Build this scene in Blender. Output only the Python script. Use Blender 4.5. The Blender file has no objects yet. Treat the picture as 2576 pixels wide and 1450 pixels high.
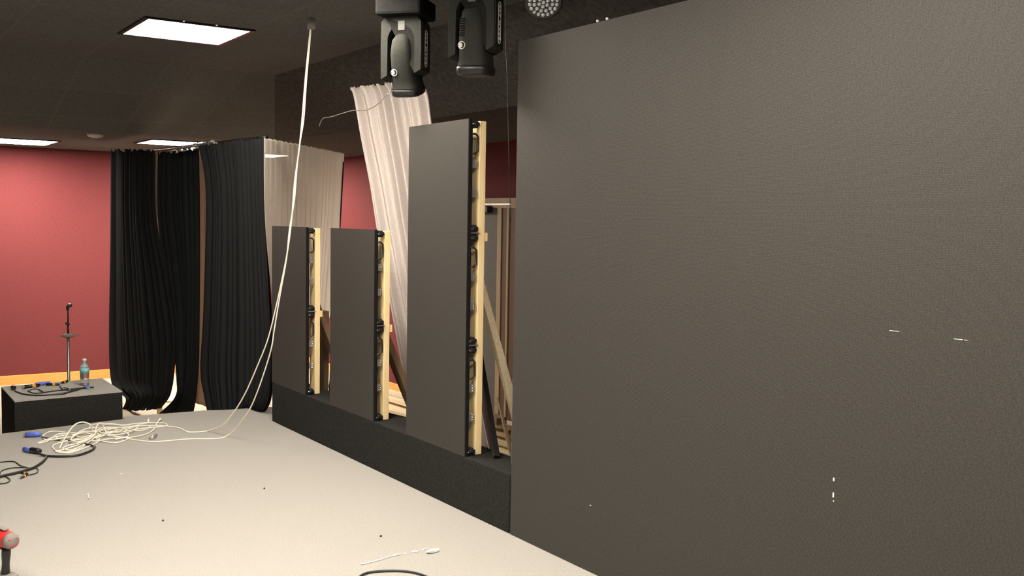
import bpy, bmesh, math, random
from mathutils import Vector, Matrix
random.seed(7)
sc = bpy.context.scene
COL = sc.collection

# ------------------------------------------------------------------ camera
YAW, PITCH, ROLL, FPX, H = 0.5999, -0.0667, 0.017, 2515.5, 1.5334
_fw = Vector((math.sin(YAW)*math.cos(PITCH), math.cos(YAW)*math.cos(PITCH), math.sin(PITCH)))
_r0 = Vector((math.cos(YAW), -math.sin(YAW), 0)); _u0 = _r0.cross(_fw)
_r = _r0*math.cos(ROLL) + _u0*math.sin(ROLL); _u = -_r0*math.sin(ROLL) + _u0*math.cos(ROLL)
CAMP = Vector((0, 0, H))
cam_d = bpy.data.cameras.new('camera'); cam = bpy.data.objects.new('camera', cam_d); COL.objects.link(cam)
cam_d.sensor_width = 36.0; cam_d.lens = 36.0*FPX/2576.0; cam_d.clip_start = 0.05; cam_d.clip_end = 100
cam.matrix_world = Matrix.Translation(CAMP) @ Matrix((_r, _u, -_fw)).transposed().to_4x4()
sc.camera = cam
# ------------------------------------------------------------------ view, world
sc.view_settings.view_transform = 'Standard'; sc.view_settings.look = 'None'
sc.view_settings.gamma = 1.0; sc.view_settings.use_curve_mapping = False
sc.view_settings.exposure = 0.2
LIGHT = 48.0                                   # brightness of the ceiling lights' diffusers
world = bpy.data.worlds.new('world'); sc.world = world; world.use_nodes = True
world.node_tree.nodes['Background'].inputs[0].default_value = (1, .93, .84, 1)
world.node_tree.nodes['Background'].inputs[1].default_value = 0.05

# ------------------------------------------------------------------ measuring helpers (pixels of the photo -> points in the room)
def ray(p): return _r*(p[0]-1288) + _u*(725-p[1]) + _fw*FPX
def on(p, ax, val):
    d = ray(p); return CAMP + d*((val-CAMP[ax])/d[ax])
def onpl(p, P0, n):
    d = ray(p); return CAMP + d*((Vector(P0)-CAMP).dot(n)/d.dot(n))
def vplane(a, b):                              # vertical plane through two plan points
    t = Vector((b[0]-a[0], b[1]-a[1], 0)).normalized()
    return (Vector((a[0], a[1], 0)), Vector((-t.y, t.x, 0)))

# ------------------------------------------------------------------ materials
def mat(name, col, rough=.7, metal=0, noise=0, nscale=30, bump=0, bscale=60, trans=0, alpha=1, spec=.5, emis=None, estr=0, col2=None):
    m = bpy.data.materials.new(name); m.use_nodes = True; nt = m.node_tree; b = nt.nodes['Principled BSDF']
    b.inputs['Base Color'].default_value = (*col, 1); b.inputs['Roughness'].default_value = rough
    b.inputs['Metallic'].default_value = metal; b.inputs['Specular IOR Level'].default_value = spec
    b.inputs['Transmission Weight'].default_value = trans; b.inputs['Alpha'].default_value = alpha
    tc = nt.nodes.new('ShaderNodeTexCoord')
    n = nt.nodes.new('ShaderNodeTexNoise'); n.inputs['Scale'].default_value = nscale; n.inputs['Detail'].default_value = 4
    nt.links.new(tc.outputs['Object'], n.inputs['Vector'])
    r = nt.nodes.new('ShaderNodeValToRGB')
    c2 = col2 or tuple(min(1, c*(1+noise)) for c in col); c1 = tuple(c*(1-noise) for c in col)
    r.color_ramp.elements[0].position = .3; r.color_ramp.elements[1].position = .7
    r.color_ramp.elements[0].color = (*c1, 1); r.color_ramp.elements[1].color = (*c2, 1)
    nt.links.new(n.outputs['Fac'], r.inputs['Fac']); nt.links.new(r.outputs['Color'], b.inputs['Base Color'])
    if bump:
        n2 = nt.nodes.new('ShaderNodeTexNoise'); n2.inputs['Scale'].default_value = bscale
        nt.links.new(tc.outputs['Object'], n2.inputs['Vector'])
        bp = nt.nodes.new('ShaderNodeBump'); bp.inputs['Strength'].default_value = bump; bp.inputs['Distance'].default_value = .01
        nt.links.new(n2.outputs['Fac'], bp.inputs['Height']); nt.links.new(bp.outputs['Normal'], b.inputs['Normal'])
    if emis:
        b.inputs['Emission Color'].default_value = (*emis, 1); b.inputs['Emission Strength'].default_value = estr
    return m

def mat_led():
    m = mat('led_mask', (.052, .049, .046), rough=.62, noise=.0, spec=.3); nt = m.node_tree; b = nt.nodes['Principled BSDF']
    tc = nt.nodes.new('ShaderNodeTexCoord'); sep = nt.nodes.new('ShaderNodeSeparateXYZ')
    nt.links.new(tc.outputs['Object'], sep.inputs[0])
    def rows(sock):                            # rows of LEDs every 5 mm
        a = nt.nodes.new('ShaderNodeMath'); a.operation = 'MULTIPLY'; a.inputs[1].default_value = 2*math.pi/.005
        s = nt.nodes.new('ShaderNodeMath'); s.operation = 'SINE'
        nt.links.new(sock, a.inputs[0]); nt.links.new(a.outputs[0], s.inputs[0]); return s.outputs[0]
    z = rows(sep.outputs['Z']); y = rows(sep.outputs['Y'])
    mu = nt.nodes.new('ShaderNodeMath'); mu.operation = 'MULTIPLY_ADD'; mu.inputs[1].default_value = .35
    nt.links.new(y, mu.inputs[0]); nt.links.new(z, mu.inputs[2])
    no = nt.nodes.new('ShaderNodeTexNoise'); no.inputs['Scale'].default_value = 170; no.inputs['Detail'].default_value = 3
    nt.links.new(tc.outputs['Object'], no.inputs['Vector'])
    cr = nt.nodes.new('ShaderNodeValToRGB'); e = cr.color_ramp.elements
    e[0].position = .35; e[1].position = .65; e[0].color = (.030, .030, .029, 1); e[1].color = (.056, .050, .043, 1)
    nt.links.new(no.outputs['Fac'], cr.inputs['Fac'])
    mr = nt.nodes.new('ShaderNodeMapRange'); mr.inputs['From Min'].default_value = -1.35; mr.inputs['From Max'].default_value = 1.35
    mr.inputs['To Min'].default_value = .72; mr.inputs['To Max'].default_value = 1.28
    nt.links.new(mu.outputs[0], mr.inputs['Value'])
    vm = nt.nodes.new('ShaderNodeVectorMath'); vm.operation = 'SCALE'
    nt.links.new(cr.outputs['Color'], vm.inputs[0]); nt.links.new(mr.outputs[0], vm.inputs['Scale'])
    nt.links.new(vm.outputs[0], b.inputs['Base Color'])
    return m

def mat_wood(name, c1, c2, axis='Z', scale=9, rough=.6):
    m = mat(name, c1, rough=rough); nt = m.node_tree; b = nt.nodes['Principled BSDF']
    tc = nt.nodes.new('ShaderNodeTexCoord'); mp = nt.nodes.new('ShaderNodeMapping')
    s = [scale*6]*3; s['XYZ'.index(axis)] = scale*.35; mp.inputs['Scale'].default_value = s
    n = nt.nodes.new('ShaderNodeTexNoise'); n.inputs['Scale'].default_value = 1.2; n.inputs['Detail'].default_value = 6; n.inputs['Distortion'].default_value = .6
    cr = nt.nodes.new('ShaderNodeValToRGB'); e = cr.color_ramp.elements
    e[0].position = .3; e[1].position = .7; e[0].color = (*c1, 1); e[1].color = (*c2, 1)
    nt.links.new(tc.outputs['Object'], mp.inputs['Vector']); nt.links.new(mp.outputs[0], n.inputs['Vector'])
    nt.links.new(n.outputs['Fac'], cr.inputs['Fac'])
    vo = nt.nodes.new('ShaderNodeTexVoronoi'); vo.inputs['Scale'].default_value = 5.5      # knots
    nt.links.new(tc.outputs['Object'], vo.inputs['Vector'])
    k = nt.nodes.new('ShaderNodeMapRange'); k.inputs['From Min'].default_value = .03; k.inputs['From Max'].default_value = .09
    nt.links.new(vo.outputs['Distance'], k.inputs['Value'])
    mx = nt.nodes.new('ShaderNodeMix'); mx.data_type = 'RGBA'; mx.inputs['A'].default_value = (c1[0]*.45, c1[1]*.35, c1[2]*.25, 1)
    nt.links.new(k.outputs[0], mx.inputs['Factor']); nt.links.new(cr.outputs['Color'], mx.inputs['B'])
    nt.links.new(mx.outputs['Result'], b.inputs['Base Color'])
    return m

def mat_ceiling():
    m = mat('black_ceiling_tile', (.115, .12, .115), rough=.9, noise=.25, nscale=60, spec=.2); nt = m.node_tree; b = nt.nodes['Principled BSDF']
    src = b.inputs['Base Color'].links[0].from_socket
    tc = nt.nodes.new('ShaderNodeTexCoord'); br = nt.nodes.new('ShaderNodeTexBrick')
    br.offset = 0; br.inputs['Scale'].default_value = 1; br.inputs['Brick Width'].default_value = .66; br.inputs['Row Height'].default_value = .66
    br.inputs['Mortar Size'].default_value = .012; br.inputs['Color1'].default_value = (1, 1, 1, 1); br.inputs['Color2'].default_value = (.9, .9, .9, 1)
    br.inputs['Mortar'].default_value = (1.08, 1.08, 1.08, 1)
    mp = nt.nodes.new('ShaderNodeMapping'); mp.inputs['Location'].default_value = (-1.72, -6.66, 0)
    nt.links.new(tc.outputs['Object'], mp.inputs['Vector']); nt.links.new(mp.outputs[0], br.inputs['Vector'])
    mx = nt.nodes.new('ShaderNodeMix'); mx.data_type = 'RGBA'; mx.blend_type = 'MULTIPLY'; mx.inputs['Factor'].default_value = 1
    nt.links.new(src, mx.inputs['A']); nt.links.new(br.outputs['Color'], mx.inputs['B']); nt.links.new(mx.outputs['Result'], b.inputs['Base Color'])
    return m

def mat_cloth(name, col, alpha=1.0, trans=.3, rough=.85):
    m = bpy.data.materials.new(name); m.use_nodes = True; nt = m.node_tree; nt.nodes.clear()
    o = nt.nodes.new('ShaderNodeOutputMaterial'); d = nt.nodes.new('ShaderNodeBsdfDiffuse'); t = nt.nodes.new('ShaderNodeBsdfTranslucent')
    tr = nt.nodes.new('ShaderNodeBsdfTransparent'); a = nt.nodes.new('ShaderNodeMixShader'); c = nt.nodes.new('ShaderNodeMixShader')
    tc = nt.nodes.new('ShaderNodeTexCoord'); n = nt.nodes.new('ShaderNodeTexNoise'); n.inputs['Scale'].default_value = 90
    cr = nt.nodes.new('ShaderNodeValToRGB'); cr.color_ramp.elements[0].color = (*[x*.8 for x in col], 1); cr.color_ramp.elements[1].color = (*[min(1, x*1.15) for x in col], 1)
    nt.links.new(tc.outputs['Object'], n.inputs['Vector']); nt.links.new(n.outputs['Fac'], cr.inputs['Fac'])
    nt.links.new(cr.outputs[0], d.inputs[0]); nt.links.new(cr.outputs[0], t.inputs[0])
    a.inputs[0].default_value = trans; nt.links.new(d.outputs[0], a.inputs[1]); nt.links.new(t.outputs[0], a.inputs[2])
    c.inputs[0].default_value = alpha; nt.links.new(tr.outputs[0], c.inputs[1]); nt.links.new(a.outputs[0], c.inputs[2])
    nt.links.new(c.outputs[0], o.inputs[0]); return m

M = dict(
    led=mat_led(),
    carpet=mat('grey_carpet', (.40, .385, .36), rough=.95, noise=.22, nscale=220, bump=.5, bscale=300, spec=.1),
    black_carpet=mat('black_carpet', (.026, .025, .024), rough=.95, noise=.5, nscale=160, bump=.5, bscale=260, spec=.1),
    floor=mat('concrete_floor', (.42, .36, .29), rough=.8, noise=.12, nscale=5, bump=.1),
    ceiling=mat_ceiling(), ceilingrear=mat('dark_rear_ceiling', (.082, .078, .074), rough=.95, noise=.3, nscale=30, spec=.1),  # rear ceiling base darker than the stage tiles
    red=mat('red_wall_paint', (.138, .0285, .0315), rough=.8, noise=.10, nscale=40, bump=.15, bscale=120, spec=.2),
    dark=mat('dark_wall_paint', (.09, .085, .08), rough=.85, noise=.1),
    oak=mat_wood('oak_trim', (.56, .26, .06), (.68, .34, .09), 'X'),
    oaky=mat_wood('oak_trim_rear', (.62, .30, .08), (.75, .40, .13), 'Y'),
    pine=mat_wood('pine_timber', (.90, .66, .33), (.97, .80, .48), 'Z'),
    piney=mat_wood('pine_plank', (.74, .60, .38), (.88, .76, .54), 'Y'),
    brownwood=mat_wood('brown_timber', (.20, .13, .075), (.30, .20, .12), 'Z'),  # darker brown than the pine timber
    doorwood=mat_wood('brown_door_veneer', (.10, .055, .03), (.15, .085, .045), 'Z', scale=4),
    doorgrey=mat('grey_door_paint', (.10, .098, .085), rough=.6, noise=.1),
    casing=mat_wood('door_casing', (.36, .26, .16), (.42, .31, .20), 'Z', scale=4),
    dullplate=mat('dull_grey_label', (.14, .14, .135), rough=.9, noise=.1, spec=.1),
    basepaint=mat('matt_black_housing', (.012, .012, .012), rough=.95, noise=.2, spec=.05),
    black=mat('black_plastic', (.014, .014, .015), rough=.38, noise=.2),
    blackmetal=mat('black_powder_coat', (.016, .016, .017), rough=.3, metal=.3, noise=.2),
    gunmetal=mat('moving_head_housing', (.024, .0245, .022), rough=.8, noise=.15, nscale=80, spec=.2),
    gunmetal2=mat('moving_head_side', (.010, .010, .010), rough=.5, noise=.15, nscale=80),
    steel=mat('zinc_plate', (.55, .55, .53), rough=.35, metal=.85, noise=.12),
    chrome=mat('chrome', (.8, .8, .8), rough=.15, metal=1),
    white=mat('white_plastic', (.75, .73, .68), rough=.5, noise=.05),
    cable=mat('white_cable_jacket', (.86, .82, .72), rough=.45, noise=.04),
    blackcable=mat('black_cable_jacket', (.02, .019, .02), rough=.45, noise=.1),
    blue=mat('blue_connector', (.12, .19, .72), rough=.4, noise=.1),
    orange=mat('orange_ring', (.85, .42, .10), rough=.5, noise=.1),
    red_plastic=mat('red_tool_plastic', (.62, .03, .03), rough=.45, noise=.1),
    greyrub=mat('grey_tool_rubber', (.22, .20, .18), rough=.7, noise=.1),
    drape=mat_cloth('black_drape', (.024, .0245, .026), alpha=1, trans=.12),
    drape_thin=mat_cloth('thin_black_drape', (.022, .025, .027), alpha=.97, trans=.2),
    sheer=mat_cloth('sheer_cloth', (.97, .88, .80), alpha=.78, trans=.85),
    tan=mat_cloth('tan_cloth', (.52, .40, .30), alpha=1, trans=.45),
    whitecloth=mat_cloth('white_satin', (.80, .73, .70), alpha=1, trans=.2),
    print=mat('pale_print', (.75, .75, .70), rough=.5),
    lens=mat('glass_lens', (.75, .78, .80), rough=.12, metal=.6),
    label=mat('aqua_label', (.10, .50, .62), rough=.5, noise=.2, nscale=40, col2=(.35, .72, .70)),
    petclear=mat('clear_plastic', (.85, .9, .95), rough=.06, trans=.9, noise=.02),
    foam=mat('pinkish_insulation', (.5, .47, .40), rough=.8, noise=.15),
)
dm = bpy.data.materials.new('lit_diffuser'); dm.use_nodes = True
b_ = dm.node_tree.nodes['Principled BSDF']; b_.inputs['Base Color'].default_value = (.9, .9, .85, 1)
b_.inputs['Emission Color'].default_value = (1, .90, .76, 1); b_.inputs['Emission Strength'].default_value = LIGHT
M['diffuser'] = dm
dm2 = dm.copy(); dm2.name = 'dimmer_lit_diffuser'; dm2.node_tree.nodes['Principled BSDF'].inputs['Emission Strength'].default_value = LIGHT*.55
M['diffuser_dim'] = dm2
dm3 = dm.copy(); dm3.name = 'brighter_lit_diffuser'; dm3.node_tree.nodes['Principled BSDF'].inputs['Emission Strength'].default_value = LIGHT*1.5
M['diffuser_bright'] = dm3

# ------------------------------------------------------------------ mesh helpers
def NB(): return bmesh.new()
def box(bm, a, b, mi=0):
    x0, y0, z0 = a; x1, y1, z1 = b
    v = [bm.verts.new(p) for p in ((x0,y0,z0),(x1,y0,z0),(x1,y1,z0),(x0,y1,z0),(x0,y0,z1),(x1,y0,z1),(x1,y1,z1),(x0,y1,z1))]
    for f in ((0,3,2,1),(4,5,6,7),(0,1,5,4),(1,2,6,5),(2,3,7,6),(3,0,4,7)):
        bm.faces.new([v[i] for i in f]).material_index = mi
def hexa(bm, bottom, top):                     # eight free corners
    v = [bm.verts.new(p) for p in list(bottom)+list(top)]
    for f in ((0,3,2,1),(4,5,6,7),(0,1,5,4),(1,2,6,5),(2,3,7,6),(3,0,4,7)): bm.faces.new([v[i] for i in f])
def prism(bm, poly, z0, z1):
    lo = [bm.verts.new((p[0], p[1], z0)) for p in poly]; hi = [bm.verts.new((p[0], p[1], z1)) for p in poly]
    bm.faces.new(lo[::-1]); bm.faces.new(hi); n = len(poly)
    for i in range(n): bm.faces.new([lo[i], lo[(i+1)%n], hi[(i+1)%n], hi[i]])
def beam(bm, a, b, w, h, up=(0, 0, 1)):        # square-section timber from a to b
    a = Vector(a); b = Vector(b); t = (b-a).normalized(); s = t.cross(Vector(up)).normalized(); n = s.cross(t)
    q = [s*w/2+n*h/2, -s*w/2+n*h/2, -s*w/2-n*h/2, s*w/2-n*h/2]
    hexa(bm, [a+k for k in q], [b+k for k in q])
def smooth_path(pts, n=6, closed=False):
    P = [Vector(p) for p in pts]; out = []; N = len(P)
    for i in range(N if closed else N-1):
        if closed: p0, p1, p2, p3 = P[(i-1)%N], P[i], P[(i+1)%N], P[(i+2)%N]
        else: p0, p1, p2, p3 = P[max(i-1,0)], P[i], P[i+1], P[min(i+2,N-1)]
        for k in range(n):
            t = k/n
            out.append(.5*((2*p1)+(-p0+p2)*t+(2*p0-5*p1+4*p2-p3)*t*t+(-p0+3*p1-3*p2+p3)*t**3))
    if not closed: out.append(P[-1])
    return out
def tube(bm, pts, r, seg=8, closed=False, rr=None):
    P = [Vector(p) for p in pts]; N = len(P); rings = []
    t = (P[1]-P[0]).normalized(); n = t.orthogonal().normalized()
    for i in range(N):
        if closed: d = P[(i+1)%N]-P[i-1]
        else: d = P[min(i+1,N-1)]-P[max(i-1,0)]
        if d.length < 1e-9: d = t
        t = d.normalized(); n = (n-t*n.dot(t))
        n = n.normalized() if n.length > 1e-6 else t.orthogonal().normalized()
        b = t.cross(n); R = rr[i] if rr else r
        rings.append([bm.verts.new(P[i]+(n*math.cos(2*math.pi*k/seg)+b*math.sin(2*math.pi*k/seg))*R) for k in range(seg)])
    for i in range(N if closed else N-1):
        A, B = rings[i], rings[(i+1)%N]
        for k in range(seg): bm.faces.new([A[k], A[(k+1)%seg], B[(k+1)%seg], B[k]]).smooth = True
    if not closed: bm.faces.new(rings[0][::-1]); bm.faces.new(rings[-1])
def lathe(bm, prof, seg=24, M4=None):          # prof: (radius, z)
    rings = []
    for r, z in prof:
        rings.append([bm.verts.new((max(r,1e-4)*math.cos(2*math.pi*k/seg), max(r,1e-4)*math.sin(2*math.pi*k/seg), z)) for k in range(seg)])
    for A, B in zip(rings, rings[1:]):
        for k in range(seg): bm.faces.new([A[k], A[(k+1)%seg], B[(k+1)%seg], B[k]]).smooth = True
    bm.faces.new(rings[0][::-1]); bm.faces.new(rings[-1])
    if M4:
        vs = [v for R in rings for v in R]
        for v in vs: v.co = M4 @ v.co
def ball(bm, c, r, seg=10):
    bmesh.ops.create_uvsphere(bm, u_segments=seg, v_segments=max(5, seg//2), radius=r, matrix=Matrix.Translation(c))

def fin(name, bm, m, parent=None, bevel=0, solid=0, sub=0, loc=None):
    bmesh.ops.recalc_face_normals(bm, faces=bm.faces)
    me = bpy.data.meshes.new(name); bm.to_mesh(me); bm.free()
    o = bpy.data.objects.new(name, me); COL.objects.link(o); me.materials.append(M[m] if isinstance(m, str) else m)
    if parent: o.parent = parent
    if loc is not None: o.location = loc
    if solid: k = o.modifiers.new('thickness', 'SOLIDIFY'); k.thickness = solid
    if bevel: k = o.modifiers.new('bevel', 'BEVEL'); k.width = bevel; k.segments = 2; k.limit_method = 'ANGLE'
    if sub: k = o.modifiers.new('smooth', 'SUBSURF'); k.levels = sub; k.render_levels = sub
    return o
def thing(name, label, cat, loc=(0,0,0), rz=0, group=None):
    o = bpy.data.objects.new(name, None); COL.objects.link(o); o.location = loc; o.rotation_euler = (0, 0, rz); o.empty_display_size = .1
    return tag(o, label, cat, group)
def tag(o, label, cat, group=None):
    o['label'] = label; o['category'] = cat
    if group: o['group'] = group
    return o
def struct(name, bm, m, label=None, **k):
    o = fin(name, bm, m, **k); o['kind'] = 'structure'
    if label: o['label'] = label
    return o

# ------------------------------------------------------------------ the room
D = 2.727                                      # plane of the LED screens
FZ = -0.56                                     # room floor, below the stage
CZ = 2.79; LZ = 2.33                           # stage ceiling, lowered ceiling
WY = 13.4; WX = 5.61; FY = -4.0; LX = -5.5
SOY = 10.3; SOX = 3.95                         # faces of the lowered ceiling
PB = 2.95                                      # back of the black plinth
HC = 0.587; CW = 0.64; HP = 0.295

bm = NB(); box(bm, (LX, FY, FZ-.1), (WX, WY, FZ)); struct('floor', bm, 'floor', 'pale bare floor below and behind the stage')
edge = [(LX, 7.65), (.963, 7.654), (1.805, 7.770), (1.818, 7.86), (2.437, 7.81), (2.56, 7.76), (PB, 7.7)]
bm = NB(); prism(bm, edge + [(PB, FY+.02), (LX, FY+.02)], FZ+.002, 0)
struct('floor_stage', bm, 'carpet', 'raised stage floor in light grey speckled carpet')
XS = 3.30
bm = NB(); box(bm, (LX, FY, CZ), (XS, SOY, CZ+.1)); struct('ceiling', bm, 'ceiling', 'black tiled ceiling over the stage')
S1 = 1.7; S2 = .65
def loft(lo, hi):
    bm = NB(); lo = [bm.verts.new((x, y, LZ)) for x, y in lo]; hi = [bm.verts.new((x, y, CZ)) for x, y in hi]; n = len(lo)
    bm.faces.new(lo); bm.faces.new(hi[::-1])
    for i in range(n): bm.faces.new([lo[i], lo[(i+1)%n], hi[(i+1)%n], hi[i]])
    return bm
struct('ceiling_lowered', loft([(LX, SOY), (SOX, SOY), (SOX, WY), (LX, WY)], [(LX, SOY-S1), (SOX-S2, SOY-S1), (SOX, WY), (LX, WY)]), 'ceiling', 'lowered black ceiling beyond the stage')
struct('ceiling_rear', loft([(SOX, FY), (WX, FY), (WX, WY), (SOX, WY), (SOX, SOY)], [(SOX-S2, FY), (WX, FY), (WX, WY), (SOX, WY), (SOX-S2, SOY-S1)]), 'ceilingrear', 'darker black ceiling over the space behind the screens')
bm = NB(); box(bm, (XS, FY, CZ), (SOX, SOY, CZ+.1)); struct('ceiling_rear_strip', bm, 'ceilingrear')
bm = NB(); box(bm, (LX-.1, WY, FZ), (WX+.1, WY+.1, CZ)); struct('wall_back', bm, 'red', 'dark red painted wall beyond the stage')
# rear wall with the two door openings drawn in front of it
bm = NB(); box(bm, (WX, FY, FZ), (WX+.1, WY, CZ)); struct('wall_right', bm, 'red', 'dark red wall behind the LED screens')
bm = NB(); box(bm, (LX-.1, FY, FZ), (LX, WY, CZ)); struct('wall_left', bm, 'dark')
bm = NB(); box(bm, (LX-.1, FY-.1, FZ), (WX+.1, FY, CZ)); struct('wall_front', bm, 'dark')
bm = NB(); box(bm, (LX, WY-.018, FZ), (WX-.018, WY, FZ+.115)); struct('baseboard_back', bm, 'oak', 'honey oak baseboard along the red back wall', bevel=.004)
bm = NB(); box(bm, (WX-.018, 8.2, FZ), (WX, WY-.018, FZ+.115)); struct('baseboard_right', bm, 'oaky', 'honey oak baseboard on the red wall behind the screens', bevel=.004)

# door seen in the gap right of the tall tower
p_t = on((1250, 499), 0, WX); p_c0 = on((1255, 700), 0, WX); p_c1 = on((1265, 700), 0, WX)
dtop = p_t.z; yl, yr = p_c0.y, p_c1.y
bm = NB(); box(bm, (WX-.03, yl-1.05, dtop-.10), (WX, yl+.95, dtop)); struct('trim_1', bm, 'casing', 'pale wooden head casing over the rear doors')
bm = NB(); box(bm, (WX-.03, yr, FZ), (WX, yl, dtop-.10)); struct('trim_2', bm, 'casing', 'upright pale casing between the two rear doors')
bm = NB(); box(bm, (WX-.03, yl+.86, FZ), (WX, yl+.95, dtop-.10)); struct('trim_3', bm, 'casing', 'left pale casing of the grey rear door')
bm = NB(); box(bm, (WX-.02, yl, FZ), (WX, yl+.86, dtop-.10)); d1 = struct('door_1', bm, 'doorgrey', 'grey rear door with a black closer')
pc = on((1224, 527), 0, WX-.06)
bm = NB(); box(bm, (WX-.09, pc.y-.06, pc.z-.035), (WX-.02, pc.y+.20, pc.z+.035)); fin('door_closer', bm, 'black', d1, bevel=.01)
bm = NB(); box(bm, (WX-.035, pc.y-.40, pc.z+.045), (WX-.02, pc.y+.1, pc.z+.06)); fin('closer_arm', bm, 'steel', d1)
bm = NB(); box(bm, (WX-.02, yr-.95, FZ), (WX, yr, dtop-.10)); d2 = struct('door_2', bm, 'doorwood', 'brown wooden rear door beside the screen wall')
q = on((1275, 700), 0, WX-.03)
bm = NB(); box(bm, (WX-.032, q.y-.02, FZ), (WX-.02, q.y+.012, dtop-.10)); fin('door_astragal', bm, 'casing', d2)

# ------------------------------------------------------------------ ceiling lights
def ceiling_light(x0, y0, x1, y1, z, label, dif='diffuser'):
    cx, cy = (x0+x1)/2, (y0+y1)/2; hx, hy = (x1-x0)/2, (y1-y0)/2
    t = thing('ceiling_light', label, 'ceiling light', (cx, cy, z), group='square lights in the black ceiling')
    bm = NB(); e = .03
    for a, b in (((-hx-e,-hy-e),(hx+e,-hy)), ((-hx-e,hy),(hx+e,hy+e)), ((-hx-e,-hy),(-hx,hy)), ((hx,-hy),(hx+e,hy))):
        box(bm, (a[0], a[1], -.012), (b[0], b[1], -.001))
    fin('light_frame', bm, 'blackmetal', t)
    bm = NB(); box(bm, (-hx, -hy, -.010), (hx, hy, -.002)); fin('diffuser', bm, dif, t)
    for sx in (-.42, .22):  # chrome beads put in for the glinting dots by each light
        bm = NB(); ball(bm, (sx*hx, -hy-.10, -.012), .010); fin('glint_bead', bm, 'chrome', t)
    return t
L = []
a = on((387,349), 2, LZ)
ceiling_light(1.714, 6.65, 2.376, 7.32, CZ, 'large square ceiling light nearest the camera, left of the hanging white cable', 'diffuser_dim')
ceiling_light(1.43, 11.93, 2.10, 12.75, LZ, 'square ceiling light cut by the left edge of the view, above the red wall', 'diffuser_bright')
ceiling_light(2.83, 10.85, 3.47, 11.5, LZ, 'square ceiling light just above the tops of the black drapes', 'diffuser_bright')
ceiling_light(4.32, 12.2, 4.87, 12.75, LZ, 'small distant ceiling light seen through the sheer curtain', 'diffuser_bright')
for (x, y) in ((2.05, 5.0), (1.55, 2.1), (2.05, .40), (.80, 3.60), (-.3, 2.6), (2.05, -1.58)):     # unseen fixtures; those off the row are added to brighten floor, studs and screen
    ceiling_light(x-.33, y-.33, x+.33, y+.33, CZ, 'square ceiling light over the stage outside the view')

# smoke detector
ceiling_light(3.5, 11.75, 4.05, 12.3, LZ, 'added unseen ceiling light behind the widest black drape, brightening the sheer curtain', 'diffuser_bright')  # added lamp, kept out of sight, brightens the sheer from behind
p = on((240, 337), 2, LZ)
t = thing('smoke_detector', 'round white smoke detector on the black ceiling between two lights', 'smoke detector', (p.x, p.y, LZ))
bm = NB(); lathe(bm, [(.078, 0), (.08, -.012), (.066, -.03)], 28); fin('detector_base', bm, 'white', t)
bm = NB(); lathe(bm, [(.05, -.030), (.042, -.038), (.01, -.042)], 24); fin('detector_cap', bm, 'white', t)

# ------------------------------------------------------------------ black plinth under the towers
bm = NB(); box(bm, (D, 3.98, .001), (PB, 7.16, HP))
tag(fin('plinth', bm, 'black_carpet', bevel=.006), 'long low black carpeted plinth carrying the three narrow LED towers', 'plinth')

# ------------------------------------------------------------------ LED screens
def cabinet_mesh(bm, y0, y1, z0, z1, g=.00018):
    box(bm, (0, y0+g, z0+g), (.018, y1-g, z1-g))
    box(bm, (.018, y0+.10, z0+.06), (.052, y1-.10, z1-.06))
    box(bm, (.018, y0+.10, (z0+z1)/2-.03), (.062, y1-.10, (z0+z1)/2+.03))
def loop_handle(bm, y, zc, h, w=.042, x0=.016):
    pts = [(x0, y, zc+h/2), (x0+w*.7, y, zc+h/2), (x0+w, y, zc+h/2-.012), (x0+w, y, zc-h/2+.012), (x0+w*.7, y, zc-h/2), (x0, y, zc-h/2)]
    tube(bm, pts, .0055, 8)
    box(bm, (x0-.002, y-.004, zc-h/2-.01), (x0+.007, y+.006, zc+h/2+.01))

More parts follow.
